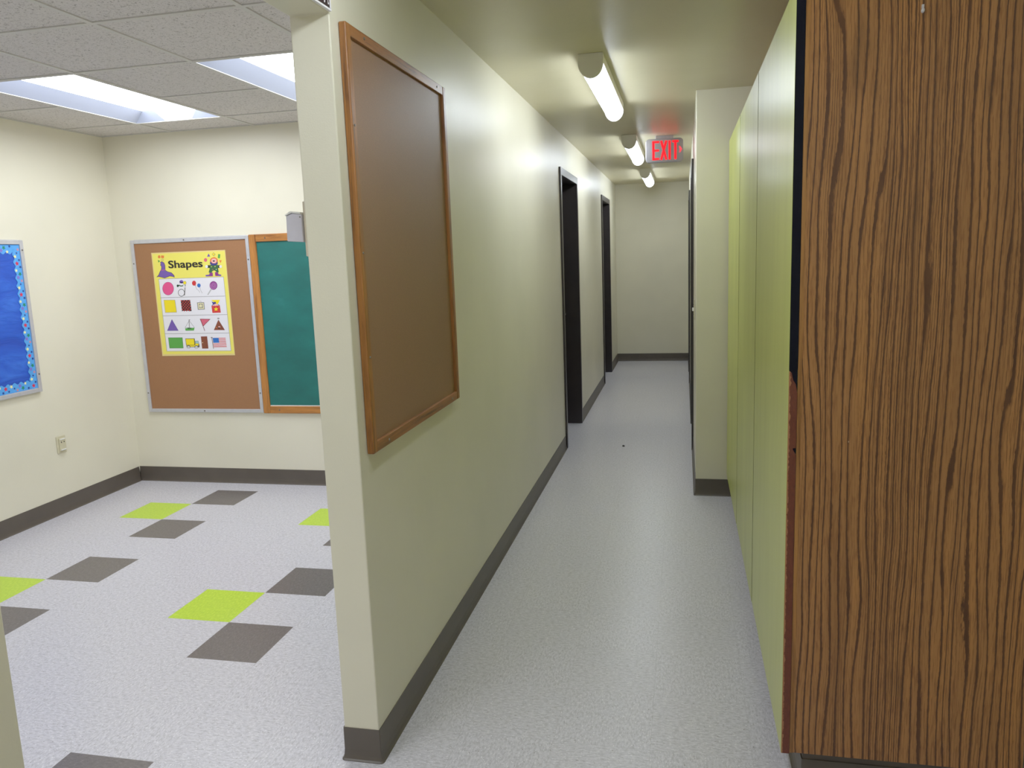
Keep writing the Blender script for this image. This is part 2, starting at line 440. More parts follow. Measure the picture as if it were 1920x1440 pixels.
struct(mb.build('baseboard_back', M['base']), 'dark taupe rubber cove base under the shapes board', 'baseboard')
mb = MB(); base_run(mb, [(XL, YB-.0165), (XL, YBACK)])
struct(mb.build('baseboard_left', M['base']), 'dark taupe rubber cove base under the blue board', 'baseboard')

# ------------------------------------------------------------------ doors
def door(k, tf, y0, y1, depth, label):
    """pressed-metal frame (casing + lining) and a flush leaf with lever at its back"""
    mid_ = (y0+y1)/2
    r = thing('door_%d' % k, label, 'door', tf(mid_, 0, 0), kind='structure')
    cw = .045
    mb = MB(tf)
    for a0, a1 in ((y0, y0+cw), (y1-cw, y1)):
        mb.box(a0, a1, 0, HD, -.001, .014)
    mb.box(y0+cw, y1-cw, HD-cw-.012, HD, -.001, .014)
    mb.box(y0+.021, y0+cw, 0, HD-.021, -depth, -.001); mb.box(y1-cw, y1-.021, 0, HD-.021, -depth, -.001)
    mb.box(y0+cw, y1-cw, HD-cw-.012, HD-.021, -depth, -.001)
    mb.build('door_frame', M['frame_dark'], r, bevel=.002)
    mb = MB(tf); mb.box(y0+cw+.003, y1-cw-.003, .008, HD-cw-.015, -depth, -depth+.04)
    lf = mb.build('door_leaf', M['frame_side'], r, bevel=.002)
    mb = MB(tf)
    yy = y1-cw-.07; q = [(yy+.026*math.cos(2*math.pi*i/14), 1.0+.026*math.sin(2*math.pi*i/14)) for i in range(14)]
    mb.prism(q, lambda a, b, d: (a, b, d), -depth+.04, -depth+.048)
    mb.box(yy-.105, yy+.008, .992, 1.008, -depth+.06, -depth+.072); mb.box(yy-.008, yy+.008, .992, 1.008, -depth+.046, -depth+.066)
    mb.build('door_handle', M['steel'], lf, bevel=.002)
    return r
door(1, hallL, D1N, D1F, .175, 'black framed doorway in the left corridor wall, first after the cork board')
door(2, hallL, D2N, D2F, .175, 'black framed doorway in the left corridor wall, by the end wall')
door(3, hallR, D1N+.01, D1F+.02, .11, 'black framed doorway seen edge-on in the right corridor wall, past the light switch')
door(4, hallR, D2N+.03, D2F, .11, 'black framed doorway seen edge-on in the right corridor wall, by the end wall')

# ------------------------------------------------------------------ corridor tube lights
def tube_light(y0, label, src=None):
    L, hw, dp, x = 1.30, .058, .108, .496
    if src is not None:
        r = src.copy(); COL.objects.link(r); r.location = (x, y0, HC); r['label'] = label
        for ch in list(src.children):
            c = ch.copy(); COL.objects.link(c); c.parent = r
        return r
    r = thing('tube_light', label, 'ceiling light', (x, y0, HC), 'tube lights along the corridor ceiling')
    def dprof(w, d, flat):
        pts = [(-w, 0), (-w, -flat)]
        for k in range(1, 16):
            a = math.pi*k/16; pts.append((-w*math.cos(a), -flat-(d-flat)*math.sin(a)))
        return pts+[(w, -flat), (w, 0)]
    fn = lambda a, b, d: (x+a, d, HC+b)
    mb = MB(); mb.box(x-.05, x+.05, y0+.01, y0+L-.01, HC-.040, HC)
    mb.build('housing', M['cap'], r, bevel=.003)
    mb = MB(); mb.prism(dprof(.052, .103, .045), fn, y0+.026, y0+L-.02)
    lens_p = mb.build('lens', M['lens'], r)
    # keep only the lower, diffusing part of the profile lit; the pan covers the top
    for a, b in ((y0, y0+.028), (y0+L-.012, y0+L)):
        mb = MB(); mb.prism(dprof(hw, dp, .042), fn, a, b); mb.build('end_cap', M['cap'], r, bevel=.003)
    for s in (-1, 1):
        mb = MB(); mb.box(x+s*.052, x+s*.058, y0+.02, y0+L-.01, HC-.044, HC); mb.build('side_rail', M['cap'], r)
    return r
tl = tube_light(1.742, 'white tube light on the corridor ceiling, largest in view, in front of the projecting corner')
tube_light(4.40, 'white tube light on the corridor ceiling beside the red exit sign', tl)
tube_light(7.06, 'white tube light on the corridor ceiling closest to the end wall, smallest of the row', tl)
tube_light(-1.30, 'white tube light added out of view above the classroom opening', tl)  # out-of-view fixture, added to light the near walls
q = tube_light(-3.9, 'unseen tube light added behind the viewer, on the cabinet side', tl); q.location.x = 1.25  # extra unseen tube light, added to brighten the area around the viewer

# ------------------------------------------------------------------ classroom troffers
def troffer(c, label, src=None):
    a, b, y0, y1 = c; cx, cy = (a+b)/2, (y0+y1)/2
    if src is not None:
        r = src.copy(); COL.objects.link(r); r.location = (cx, cy, ZC); r['label'] = label
        for ch in list(src.children):
            q = ch.copy(); COL.objects.link(q); q.parent = r
        return r
    r = thing('recessed_light', label, 'ceiling light', (cx, cy, ZC), 'recessed lights in the classroom ceiling')
    i = .012; d = .062
    A = [(a+i, y0+i), (b-i, y0+i), (b-i, y1-i), (a+i, y1-i)]
    Bq = [(a+i+.085, y0+i+.02), (b-i-.03, y0+i+.02), (b-i-.03, y1-i-.05), (a+i+.085, y1-i-.05)]
    mb = MB()
    for k in (0, 1, 3):
        l = (k+1) % 4
        mb.face([(*A[k], ZC+.002), (*A[l], ZC+.002), (*Bq[l], ZC+d), (*Bq[k], ZC+d)])
    at = lambda P, Q, f, z: (P[0]+(Q[0]-P[0])*f, P[1]+(Q[1]-P[1])*f, z)
    lo = [at(A[3], A[2], f, ZC+.002) for f in (0, .36, .66, 1)]; hi = [at(Bq[3], Bq[2], f, ZC+d) for f in (0, .16, .80, 1)]
    mb.face([lo[0], lo[1], hi[1], hi[0]]); mb.face([lo[2], lo[3], hi[3], hi[2]])
    mb.build('reflector', M['refl'], r)
    mb = MB(); mb.face([(*q, ZC+d) for q in Bq]); mb.face([lo[1], lo[2], hi[2], hi[1]]); mb.build('lens', M['tlens_glow'], r)  # lens, plus the end reflector's bright spot made as a glowing face
    mb = MB()
    for q in ((a, a+i, y0, y1), (b-i, b, y0, y1), (a+i, b-i, y0, y0+i), (a+i, b-i, y1-i, y1)):
        mb.box(*q, ZC-.0008, ZC+.006)
    mb.build('flange', M['tbar'], r)
    return r
tr = troffer(TROF[0], 'recessed ceiling light by the classroom back corner, fully in view')
troffer(TROF[1], 'recessed ceiling light half hidden behind the partition edge', tr)
troffer(TROF[2], 'unseen recessed light added over the classroom side near the rear wall', tr)  # out-of-view troffer, added for the classroom lighting
troffer(TROF[3], 'unseen recessed light added over the classroom near the doorway and rear wall', tr)  # second added troffer, unseen, placed for its light

# ------------------------------------------------------------------ exit sign
r = thing('exit_sign', 'grey ceiling-hung sign with glowing red EXIT letters and arrow', 'exit sign', (.765, 4.60, HC))
rot = math.radians(5)
def ex(a, b, d):                     # a right, b up from ceiling, d towards the viewer
    return (.765+a*math.cos(rot)+d*math.sin(rot)*1.0, 4.60+a*math.sin(rot)-d*math.cos(rot), HC+b)
def rrect(x0, x1, y0, y1, rad, n=6):
    pts = []
    for cx, cy, s in ((x1-rad, y1-rad, 0), (x0+rad, y1-rad, 1), (x0+rad, y0+rad, 2), (x1-rad, y0+rad, 3)):
        for k in range(n+1):
            a = math.pi/2*(s+k/n); pts.append((cx+rad*math.cos(a), cy+rad*math.sin(a)))
    return pts
mb = MB(ex); mb.prism(rrect(-.148, .148, -.208, -.022, .028), lambda a, b, d: (a, b, d), -.02, .02)
mb.build('sign_body', plain('sign_grey', srgb(176, 174, 180), .38, metal=.15), r, bevel=.004)
mb = MB(ex); mb.box(-.07, .07, -.024, 0, -.03, .03); mb.build('ceiling_canopy', M['alu'], r, bevel=.003)
def stroke(mb, pts, w, d, m=0, fn=None):
    for (x0, y0), (x1, y1) in zip(pts, pts[1:]):
        v = Vector((x1-x0, y1-y0)); n = Vector((-v.y, v.x)).normalized()*w/2
        q = [(x0+n.x, y0+n.y), (x1+n.x, y1+n.y), (x1-n.x, y1-n.y), (x0-n.x, y0-n.y)]
        mb.face([(a, b, d) for a, b in q], m)
mb = MB(ex); z0, z1, zm = -.188, -.040, -.114
W_ = .017; dd = .0215
stroke(mb, [(-.088, z0), (-.088, z1)], W_, dd); stroke(mb, [(-.097, z1-W_/2), (-.043, z1-W_/2)], W_*.9, dd+.0002)
stroke(mb, [(-.097, zm), (-.043, zm)], W_*.9, dd+.0002); stroke(mb, [(-.097, z0+W_/2), (-.043, z0+W_/2)], W_*.9, dd+.0002)
stroke(mb, [(-.027, z1), (.014, z0)], W_, dd); stroke(mb, [(.014, z1), (-.027, z0)], W_, dd+.0002)
stroke(mb, [(.040, z0), (.040, z1)], W_, dd)
stroke(mb, [(.085, z0), (.085, z1)], W_, dd); stroke(mb, [(.060, z1-W_/2), (.110, z1-W_/2)], W_*.9, dd+.0002)
mb.build('exit_letters', M['red'], r)
mb = MB(ex); mb.face([(.113, -.086, dd), (.124, -.088, dd), (.140, -.112, dd), (.124, -.136, dd), (.115, -.138, dd), (.118, -.112, dd)]); mb.build('arrow', M['red2'], r)

# ------------------------------------------------------------------ framed boards
def rails(tf, a0, a1, b0, b1, w, d0, d1):
    s1 = MB(tf); s1.box(a0, a0+w, b0, b1, d0, d1); s1.box(a1-w, a1, b0, b1, d0, d1)
    s2 = MB(tf); s2.box(a0+w, a1-w, b0, b0+w, d0, d1-.001); s2.box(a0+w, a1-w, b1-w, b1, d0, d1-.001)
    return s1, s2
# oak framed cork board on the corridor wall
a0, a1, b0, b1 = .052, .972, .963, 2.170
r = thing('cork_board', 'empty brown cork board in an oak frame on the corridor wall', 'bulletin board', (0, (a0+a1)/2, (b0+b1)/2))
mb = MB(hallL); mb.box(a0+.02, a1-.02, b0+.02, b1-.02, .001, .011); mb.build('cork_panel', M['cork_hall'], r)
for aa in (a0, a1-.032):
    mb = MB(hallL); mb.box(aa, aa+.032, b0, b1, .001, .023); mb.build('frame_stile', M['oak_hall'], r, bevel=.004)
for bb in (b0, b1-.032):
    mb = MB(hallL); mb.box(a0+.032, a1-.032, bb, bb+.032, .001, .021); mb.build('frame_rail', M['oak_y'], r, bevel=.002)
for a in (a0+.13, a1-.1):
    screw(hallL, a, b0+.015, .021, r); screw(hallL, a, b1-.015, .021, r)
for b in (1.25, 1.55, 1.9): screw(hallL, a0+.016, b, .023, r, .004)

# aluminium framed cork board with the poster
a0, a1, b0, b1 = -2.842, -1.934, .514, 1.728
r = thing('bulletin_board', 'brown cork board in a thin aluminium frame holding the yellow shapes poster', 'bulletin board', ((a0+a1)/2, YB, (b0+b1)/2))
mb = MB(backW); mb.box(a0+.01, a1-.01, b0+.01, b1-.01, .001, .010); mb.build('cork_panel', M['cork'], r)
s1, s2 = rails(backW, a0, a1, b0, b1, .025, .001, .018)
s1.v += s2.v; s1.f += [[i+len(s1.v)-len(s2.v) for i in f] for f in s2.f]; s1.mi += s2.mi
s1.build('frame', M['alu'], r, bevel=.003)
for a, b in ((a0+.42, b1-.012), (a0+.013, b1-.16), (a1-.013, b1-.16), (a0+.013, b0+.14), (a1-.013, b0+.14), (a0+.45, b0+.012)):
    screw(backW, a, b, .018, r, .006)
# chalkboard
a0, a1, b0, b1 = -1.931, -.73, .512, 1.731
r = thing('chalkboard', 'dark green chalkboard in a honey oak frame beside the shapes cork board', 'chalkboard', ((a0+a1)/2, YB, (b0+b1)/2))
mb = MB(backW); mb.box(a0+.02, a1-.02, b0+.02, b1-.02, .001, .011); mb.build('writing_surface', M['chalk'], r)
for aa in (a0, a1-.05):
    mb = MB(backW); mb.box(aa, aa+.05, b0, b1, .001, .021); mb.build('frame_stile', M['oak_z'], r, bevel=.003)
for bb in (b0, b1-.05):
    mb = MB(backW); mb.box(a0+.05, a1-.05, bb, bb+.05, .001, .020); mb.build('frame_rail', M['oak_x'], r, bevel=.003)
for a, b in ((a0+.12, b1-.026), (a0+.12, b0+.024)): screw(backW, a, b, .020, r, .006)
mb = MB(backW); mb.box(a0+.05, a1-.05, b0+.05, b0+.056, .010, .0125); mb.build('sill_strip', M['white'], r)

# blue display board on the left wall
a0, a1, b0, b1 = 2.0-1.83, 2.0, .806, 1.727
r = thing('bulletin_board', 'blue display board with a wavy star border on the classroom wall', 'bulletin board', (XL, (a0+a1)/2, (b0+b1)/2))
mb = MB(leftW); mb.box(a0+.01, a1-.01, b0+.01, b1-.01, .001, .012); mb.build('blue_paper', M['bluepaper'], r)
s1, s2 = rails(leftW, a0, a1, b0, b1, .026, .001, .022)
s1.v += s2.v; s1.f += [[i+len(s1.v)-len(s2.v) for i in f] for f in s2.f]; s1.mi += s2.mi
s1.build('frame', M['alu'], r, bevel=.003)
screw(leftW, a1-.013, b1-.06, .022, r, .006); screw(leftW, a1-.013, b0+.11, .022, r, .006)
bmats = [M['b_sky'], M['b_red'], M['b_green'], M['b_navy'], M['b_yel'], M['b_pur'], M['b_org']]
def star(mb, a, b, rad, d, m, rot=0.0):
    pts = []
    for k in range(10):
        rr = rad if k % 2 == 0 else rad*.48
        t = math.pi/2+rot+k*math.pi/5; pts.append((a+rr*math.cos(t), b+rr*math.sin(t), d))
    c = (a, b, d)
    for k in range(10): mb.face([c, pts[k], pts[(k+1) % 10]], m)
def star_border(o, P0, U, V, L, lift=0.0, ends=0.0):
    """scalloped strip running from P0 along U, wavy side towards V"""
    mb = MB(leftW); n = int(L/.004); Wd = .05
    q = lambda s, t, d: (P0[0]+U[0]*s+V[0]*t, P0[1]+U[1]*s+V[1]*t, d)
    edge = lambda s: Wd+.0062*math.sin(2*math.pi*s/.047)
    D = .0132+lift
    for k in range(n):
        s0, s1 = L*k/n, L*(k+1)/n
        mb.face([q(s0, 0, D), q(s1, 0, D), q(s1, edge(s1), D), q(s0, edge(s0), D)], 0)
    seq = [(1, .030, .0155), (3, .012, .009), (4, .038, .0125), (3, .024, .008), (6, .012, .011), (5, .034, .0145), (2, .018, .0145), (4, .042, .011), (3, .010, .010)]
    s = .018+ends; k = 0
    while s < L-.012-ends:
        m, t, rad = seq[k % len(seq)]
        star(mb, *q(s, t, 0)[:2], rad, D+.0003+.00012*(k % 3), m, k*.7); k += 1
        s += .0205
    return mb.build('star_border', bmats, o)
I = .027
star_border(r, (a1-I, b0+I), (0, 1), (-1, 0), b1-b0-2*I, .0010)
star_border(r, (a0+I, b0+I), (0, 1), (1, 0), b1-b0-2*I, .0010)
star_border(r, (a0+I, b1-I), (1, 0), (0, -1), a1-a0-2*I, 0, .05)
star_border(r, (a0+I, b0+I), (1, 0), (0, 1), a1-a0-2*I, 0, .05)

# ------------------------------------------------------------------ poster
PX0, PX1, PZ0, PZ1 = -2.687, -2.117, .918, 1.638
TLc, TRc, BLc, BRc = (80, 140), (1745, 92), (295, 2461), (1930, 2451)
def uv(px, py):
    """read-off coordinates -> poster fractions (inverse bilinear)"""
    u = v = .5
    for _ in range(12):
        x = (TLc[0]*(1-u)+TRc[0]*u)*(1-v)+(BLc[0]*(1-u)+BRc[0]*u)*v
        y = (TLc[1]*(1-u)+TRc[1]*u)*(1-v)+(BLc[1]*(1-u)+BRc[1]*u)*v
        xu = (TRc[0]-TLc[0])*(1-v)+(BRc[0]-BLc[0])*v; yu = (TRc[1]-TLc[1])*(1-v)+(BRc[1]-BLc[1])*v
        xv = (BLc[0]-TLc[0])*(1-u)+(BRc[0]-TRc[0])*u; yv = (BLc[1]-TLc[1])*(1-u)+(BRc[1]-TRc[1])*u
        det = xu*yv-xv*yu; ex_, ey_ = px-x, py-y
        u += (ex_*yv-ey_*xv)/det; v += (ey_*xu-ex_*yu)/det
    return u, v
def PP(px, py):
    u, v = uv(px, py); return (PX0+(PX1-PX0)*u, PZ1-(PZ1-PZ0)*v)
PM = {}; pm_list = []
def pm(n):
    if n not in PM: PM[n] = len(pm_list); pm_list.append(M[n])
    return PM[n]
pb = MB(backW); PD = .0112
lay = lambda k: PD+.0009+.00022*k
def poly(pts, mat, k, low=False):
    off = (120, 1176) if low else (0, 0)
    q = [PP(x+off[0], y+off[1]) for x, y in pts]
    pb.face([(a, b, lay(k)) for a, b in q], pm(mat))
def ell(cx, cy, rx, ry, mat, k, low=False, n=20):
    poly([(cx+rx*math.cos(2*math.pi*i/n), cy+ry*math.sin(2*math.pi*i/n)) for i in range(n)], mat, k, low)
def line(pts, w, mat, k, low=False):
    for (x0, y0), (x1, y1) in zip(pts, pts[1:]):
        v = Vector((x1-x0, y1-y0)); n = Vector((-v.y, v.x)).normalized()*w/2
        poly([(x0+n.x, y0+n.y), (x1+n.x, y1+n.y), (x1-n.x, y1-n.y), (x0-n.x, y0-n.y)], mat, k, low)
pb.box(PX0, PX1, PZ0, PZ1, PD-.0004, PD+.0008, pm('p_edge'))
e = .008
pb.face([(PX0+e, PZ0+e*1.6, lay(0)), (PX1-e*.6, PZ0+e*1.6, lay(0)), (PX1-e*.6, PZ1-e, lay(0)), (PX0+e, PZ1-e, lay(0))], pm('p_yellow'))
poly([(238, 718), (1705, 683), (1852, 2350), (398, 2354)], 'p_line', 1)
poly([(247, 727), (1697, 692), (1842, 2341), (407, 2346)], 'p_white', 2)
for q in ([(275, 1137), (1730, 1112)], [(330, 1546), (1778, 1526)], [(365, 1951), (1812, 1943)]): line(q, 11, 'p_line', 3)
# seal
poly([(285,345),(320,330),(375,360),(398,420),(400,520),(450,555),(540,580),(600,640),(610,690),(560,670),(500,660),(430,685),(380,705),(310,685),(240,670),(190,680),(240,630),(270,560),(300,510),(310,450),(285,410),(295,375)][::-1], 'p_black', 2)
poly([(292,352),(320,338),(368,364),(391,420),(393,524),(448,562),(536,587),(592,644),(601,680),(560,662),(500,651),(430,677),(380,696),(310,677),(240,662),(215,668),(248,634),(278,564),(308,512),(318,450),(294,408),(303,375)][::-1], 'p_purple', 3)
line([(300, 518), (345, 525), (400, 512)], 9, 'p_rose', 4)
poly([(232,228),(250,195),(284,198),(296,230),(280,260),(246,258)], 'p_orange', 3); poly([(312,195),(378,205),(370,262),(305,250)], 'p_orange', 3)
poly([(232,295),(285,320),(245,358)], 'p_green', 3); ell(335, 300, 26, 26, 'p_gray', 3); ell(335, 300, 19, 19, 'p_yellow', 4)
# juggling clown
ell(1310, 310, 36, 42, 'p_rose', 3); poly([(1380,168),(1415,235),(1345,238)], 'p_purple', 3)
poly([(1490,145),(1532,188),(1492,228),(1452,188)], 'p_gray', 3); poly([(1490,156),(1521,188),(1492,217),(1463,188)], 'p_yel2', 4)
poly([(1592,182),(1640,190),(1628,278),(1582,270)], 'p_green', 3); poly([(1612,322),(1668,320),(1640,385)], 'p_orange', 3)
ell(1495, 325, 88, 72, 'p_orange', 3); ell(1497, 330, 58, 54, 'p_flesh', 5); poly([(1505,240),(1530,282),(1478,282)], 'p_orange', 6)
ell(1495, 335, 26, 16, 'p_black', 6)
poly([(1412,345),(1440,362),(1460,385),(1540,385),(1560,362),(1578,345),(1580,400),(1540,428),(1450,428),(1410,400)], 'p_dblue', 6)
poly([(1400,420),(1590,420),(1585,500),(1600,580),(1560,600),(1530,555),(1500,540),(1460,555),(1440,600),(1375,585),(1400,500)], 'p_dgreen', 4)
line([(1355, 452), (1420, 462)], 60, 'p_black', 3); line([(1570, 462), (1630, 455)], 60, 'p_black', 3)
ell(1332, 455, 30, 32, 'p_white', 5); ell(1642, 458, 30, 32, 'p_white', 5)
ell(1440, 460, 9, 9, 'p_yellow', 5); ell(1520, 455, 10, 10, 'p_yellow', 5); ell(1470, 520, 9, 9, 'p_rose', 5); ell(1545, 520, 9, 9, 'p_white', 5)
poly([(1400,590),(1465,590),(1470,668),(1310,672),(1305,640),(1390,632)], 'p_magenta', 5); poly([(1515,580),(1570,580),(1600,628),(1655,640),(1650,668),(1522,664)], 'p_magenta', 5)
poly([(1305,640),(1390,632),(1390,670),(1310,672)], 'p_purple', 6); poly([(1585,632),(1655,640),(1650,668),(1585,666)], 'p_purple', 6)
# row 1: circles
ell(455, 935, 130, 148, 'p_magenta', 3, n=28); ell(455, 935, 124, 142, 'p_pink', 4, n=28)
ell(760, 785, 42, 38, 'p_purple', 5); line([(715, 792), (812, 812)], 18, 'p_purple', 5); ell(765, 835, 48, 42, 'p_line', 3); ell(765, 835, 43, 37, 'p_white', 4)
ell(836, 808, 38, 40, 'p_gray', 5); ell(836, 808, 33, 35, 'p_yel2', 6)
line([(665, 880), (700, 862), (745, 880), (800, 872)], 22, 'p_dgreen', 5); ell(676, 875, 24, 28, 'p_dgreen', 5)
ell(755, 1030, 76, 84, 'p_black', 3, n=26); ell(755, 1030, 64, 72, 'p_white', 4, n=26); line([(845, 850), (826, 1092)], 20, 'p_gray', 3); line([(800, 885), (850, 905)], 22, 'p_white', 5)
line([(1070, 870), (1100, 950), (1150, 985), (1170, 1030)], 6, 'p_gray', 3); line([(1170, 910), (1190, 980), (1225, 1045)], 6, 'p_gray', 3)
ell(1045, 820, 46, 56, 'p_red', 4); poly([(1060,865),(1082,862),(1080,885)], 'p_red', 4); ell(1152, 870, 40, 44, 'p_blue', 4); poly([(1160,905),(1178,900),(1176,922)], 'p_blue', 4)
line([(1425, 960), (1347, 1080)], 24, 'p_gray', 3); line([(1425, 960), (1349, 1076)], 14, 'p_lgray', 4)
ell(1478, 875, 86, 96, 'p_magenta', 4, n=26)
sp = [(1478+(8+62*t)*math.cos(16*t), 875+(8+70*t)*math.sin(16*t)) for t in [i/34 for i in range(35)]]
line(sp, 9, 'p_lilac', 5)
# row 2: squares
poly([(228,12),(488,12),(524,294),(258,299)], 'p_gray', 3, 1); poly([(235,18),(482,18),(516,288),(265,292)], 'p_yel2', 4, 1)
qa, qb, qc, qd = (615, 20), (830, 15), (860, 268), (642, 275)
poly([qa, qb, qc, qd], 'p_black', 3, 1)
def bl(u, v): 
    return tuple((qa[k]*(1-u)+qb[k]*u)*(1-v)+(qd[k]*(1-u)+qc[k]*u)*v for k in (0, 1))
for a in range(7):
    for b in range(8):
        if (a+b) % 2 == 0:
            u, v = (a+.5)/7, (b+.5)/8; c = bl(u, v)
            poly([(c[0], c[1]-17), (c[0]+16, c[1]), (c[0], c[1]+17), (c[0]-16, c[1])], 'p_red', 4, 1)
for u in (.12, .36, .62): ell(*bl(u, 1.0), 20, 14, 'p_white', 5, 1)
poly([(983,74),(1142,70),(1157,232),(1000,238)], 'p_gray', 3, 1); poly([(1000,88),(1128,85),(1140,216),(1014,222)], 'p_cream', 4, 1)
poly([(1022,108),(1110,106),(1118,196),(1034,200)], 'p_gray', 5, 1); ell(1068, 152, 34, 34, 'p_cream', 6, 1); line([(1040, 70), (1062, 40), (1090, 70)], 5, 'p_gray', 3, 1)
poly([(1305,150),(1490,145),(1512,306),(1325,311)], 'p_red', 4, 1); poly([(1298,22),(1497,20),(1440,135),(1400,105)], 'p_yel2', 3, 1)
poly([(1310,55),(1350,72),(1400,62),(1412,100),(1345,128)], 'p_dblue', 5, 1); ell(1398, 130, 50, 24, 'p_flesh', 5, 1); line([(1318, 148), (1345, 120)], 14, 'p_dblue', 6, 1); line([(1450, 120), (1485, 146)], 14, 'p_dblue', 6, 1)
st = []
for k in range(10):
    rr = 52 if k % 2 == 0 else 24
    t = -math.pi/2+k*math.pi/5; st.append((1407+rr*math.cos(t), 228+rr*math.sin(t)))
poly(st, 'p_yel2', 5, 1)
for x, y in ((1345, 180), (1470, 178), (1350, 270), (1475, 268)): ell(x, y, 8, 8, 'p_orange', 5, 1)
# row 3: triangles
poly([(407,446),(556,708),(296,708)], 'p_dblue', 3, 1); poly([(407,460),(545,702),(308,702)], 'p_purple', 4, 1)
line([(798, 458), (805, 645)], 16, 'p_gray', 4, 1); poly([(800,455),(832,462),(804,478)], 'p_gray', 4, 1)
line([(795, 490), (705, 640), (800, 640)], 7, 'p_gray', 3, 1); line([(808, 490), (918, 640)], 7, 'p_gray', 3, 1)
poly([(705,655),(920,640),(905,706),(715,708)], 'p_green', 4, 1); poly([(755,645),(850,640),(850,668),(765,672)], 'p_dgreen', 5, 1)
poly([(1044,442),(1280,448),(1116,612)], 'p_maroon', 3, 1); poly([(1062,455),(1255,458),(1116,594)], 'p_rose', 4, 1); line([(1050, 448), (1150, 714)], 12, 'p_maroon', 4, 1)
poly([(1455,462),(1596,700),(1350,700)], 'p_maroon', 3, 1); poly([(1455,475),(1584,694),(1362,694)], 'p_brown', 4, 1); ell(1455, 436, 26, 14, 'p_gray', 4, 1); line([(1455, 445), (1455, 475)], 22, 'p_lgray', 5, 1)
ell(1472, 632, 24, 20, 'p_flesh', 5, 1); ell(1468, 652, 22, 18, 'p_black', 6, 1); ell(1408, 640, 12, 12, 'p_orange', 5, 1)
# row 4: rectangles
poly([(315,862),(642,862),(662,1108),(343,1108)], 'p_dgreen', 3, 1); poly([(322,868),(636,868),(655,1102),(350,1102)], 'p_green', 4, 1)
poly([(706,885),(918,885),(926,1040),(722,1042)], 'p_black', 3, 1); poly([(716,896),(902,896),(912,1032),(732,1034)], 'p_yel2', 4, 1)
poly([(925,940),(1000,938),(1016,1005),(1022,1088),(735,1086),(725,1045),(925,1038)], 'p_gray', 3, 1); poly([(932,1000),(1010,1006),(1014,1030),(960,1070),(800,1075),(740,1060),(738,1046),(930,1042)], 'p_yel2', 4, 1)
poly([(938,946),(994,946),(1008,998),(940,998)], 'p_cyan', 5, 1)
for x, y in ((778, 1085), (955, 1088)): ell(x, y-6, 42, 38, 'p_black', 5, 1); ell(x, y, 32, 32, 'p_lgray', 6, 1)
line([(1012, 1020), (1016, 1085)], 18, 'p_black', 5, 1)
poly([(1058,842),(1198,838),(1224,1118),(1082,1118)], 'p_maroon', 3, 1); poly([(1066,850),(1190,846),(1214,1110),(1090,1110)], 'p_brown', 4, 1); ell(1096, 982, 9, 10, 'p_cream', 5, 1)
line([(1302, 860), (1338, 1124)], 14, 'p_gray', 4, 1); ell(1300, 866, 24, 10, 'p_gray', 4, 1)
fa, fb, fc, fd = (1320, 876), (1608, 874), (1632, 1082), (1338, 1084)
for k in range(13):
    v0, v1 = k/13, (k+1)/13
    g = lambda u, v: tuple((fa[i]*(1-u)+fb[i]*u)*(1-v)+(fd[i]*(1-u)+fc[i]*u)*v for i in (0, 1))
    poly([g(0, v0), g(1, v0), g(1, v1), g(0, v1)], 'p_red' if k % 2 == 0 else 'p_white', 5, 1)
poly([(1322,876),(1455,874),(1468,986),(1336,988)], 'p_blue', 6, 1)
# heading
def text_polys(body, offset):
    cu = bpy.data.curves.new('heading', 'FONT'); cu.body = body; cu.offset = offset; cu.resolution_u = 4
    ob = bpy.data.objects.new('heading', cu); COL.objects.link(ob)
    dg = bpy.context.evaluated_depsgraph_get(); me = bpy.data.meshes.new_from_object(ob.evaluated_get(dg))
    vs = [tuple(v.co) for v in me.vertices]; fs = [list(p.vertices) for p in me.polygons]
    bpy.data.objects.remove(ob); bpy.data.curves.remove(cu); bpy.data.meshes.remove(me)
    return vs, fs
vs, fs = text_polys('Shapes', .006)
xa, xb = min(v[0] for v in vs), max(v[0] for v in vs); ya, yb = min(v[1] for v in vs), max(v[1] for v in vs)
(hx0, _), (hx1, _) = PP(468, 325), PP(1230, 300); hz0 = PP(850, 524)[1]; hz1 = PP(850, 309)[1]
for q, (sx, sz) in enumerate(((0, 0), (-.0021, .0008), (.0021, .0008), (-.0021, -.0008), (.0021, -.0008))):   # heavy poster lettering
    for f in fs:
        pb.face([(hx0+(vs[i][0]-xa)/(xb-xa)*(hx1-hx0)+sx, hz0+(vs[i][1]-ya)/(yb-ya)*(hz1-hz0)+sz, lay(4+q*.5)) for i in f], pm('p_black'))
po = pb.build('poster', pm_list, loc=((PX0+PX1)/2, YB-PD, (PZ0+PZ1)/2))
tag(po, 'yellow classroom poster headed Shapes with rows of circles, squares, triangles and rectangles', 'poster')

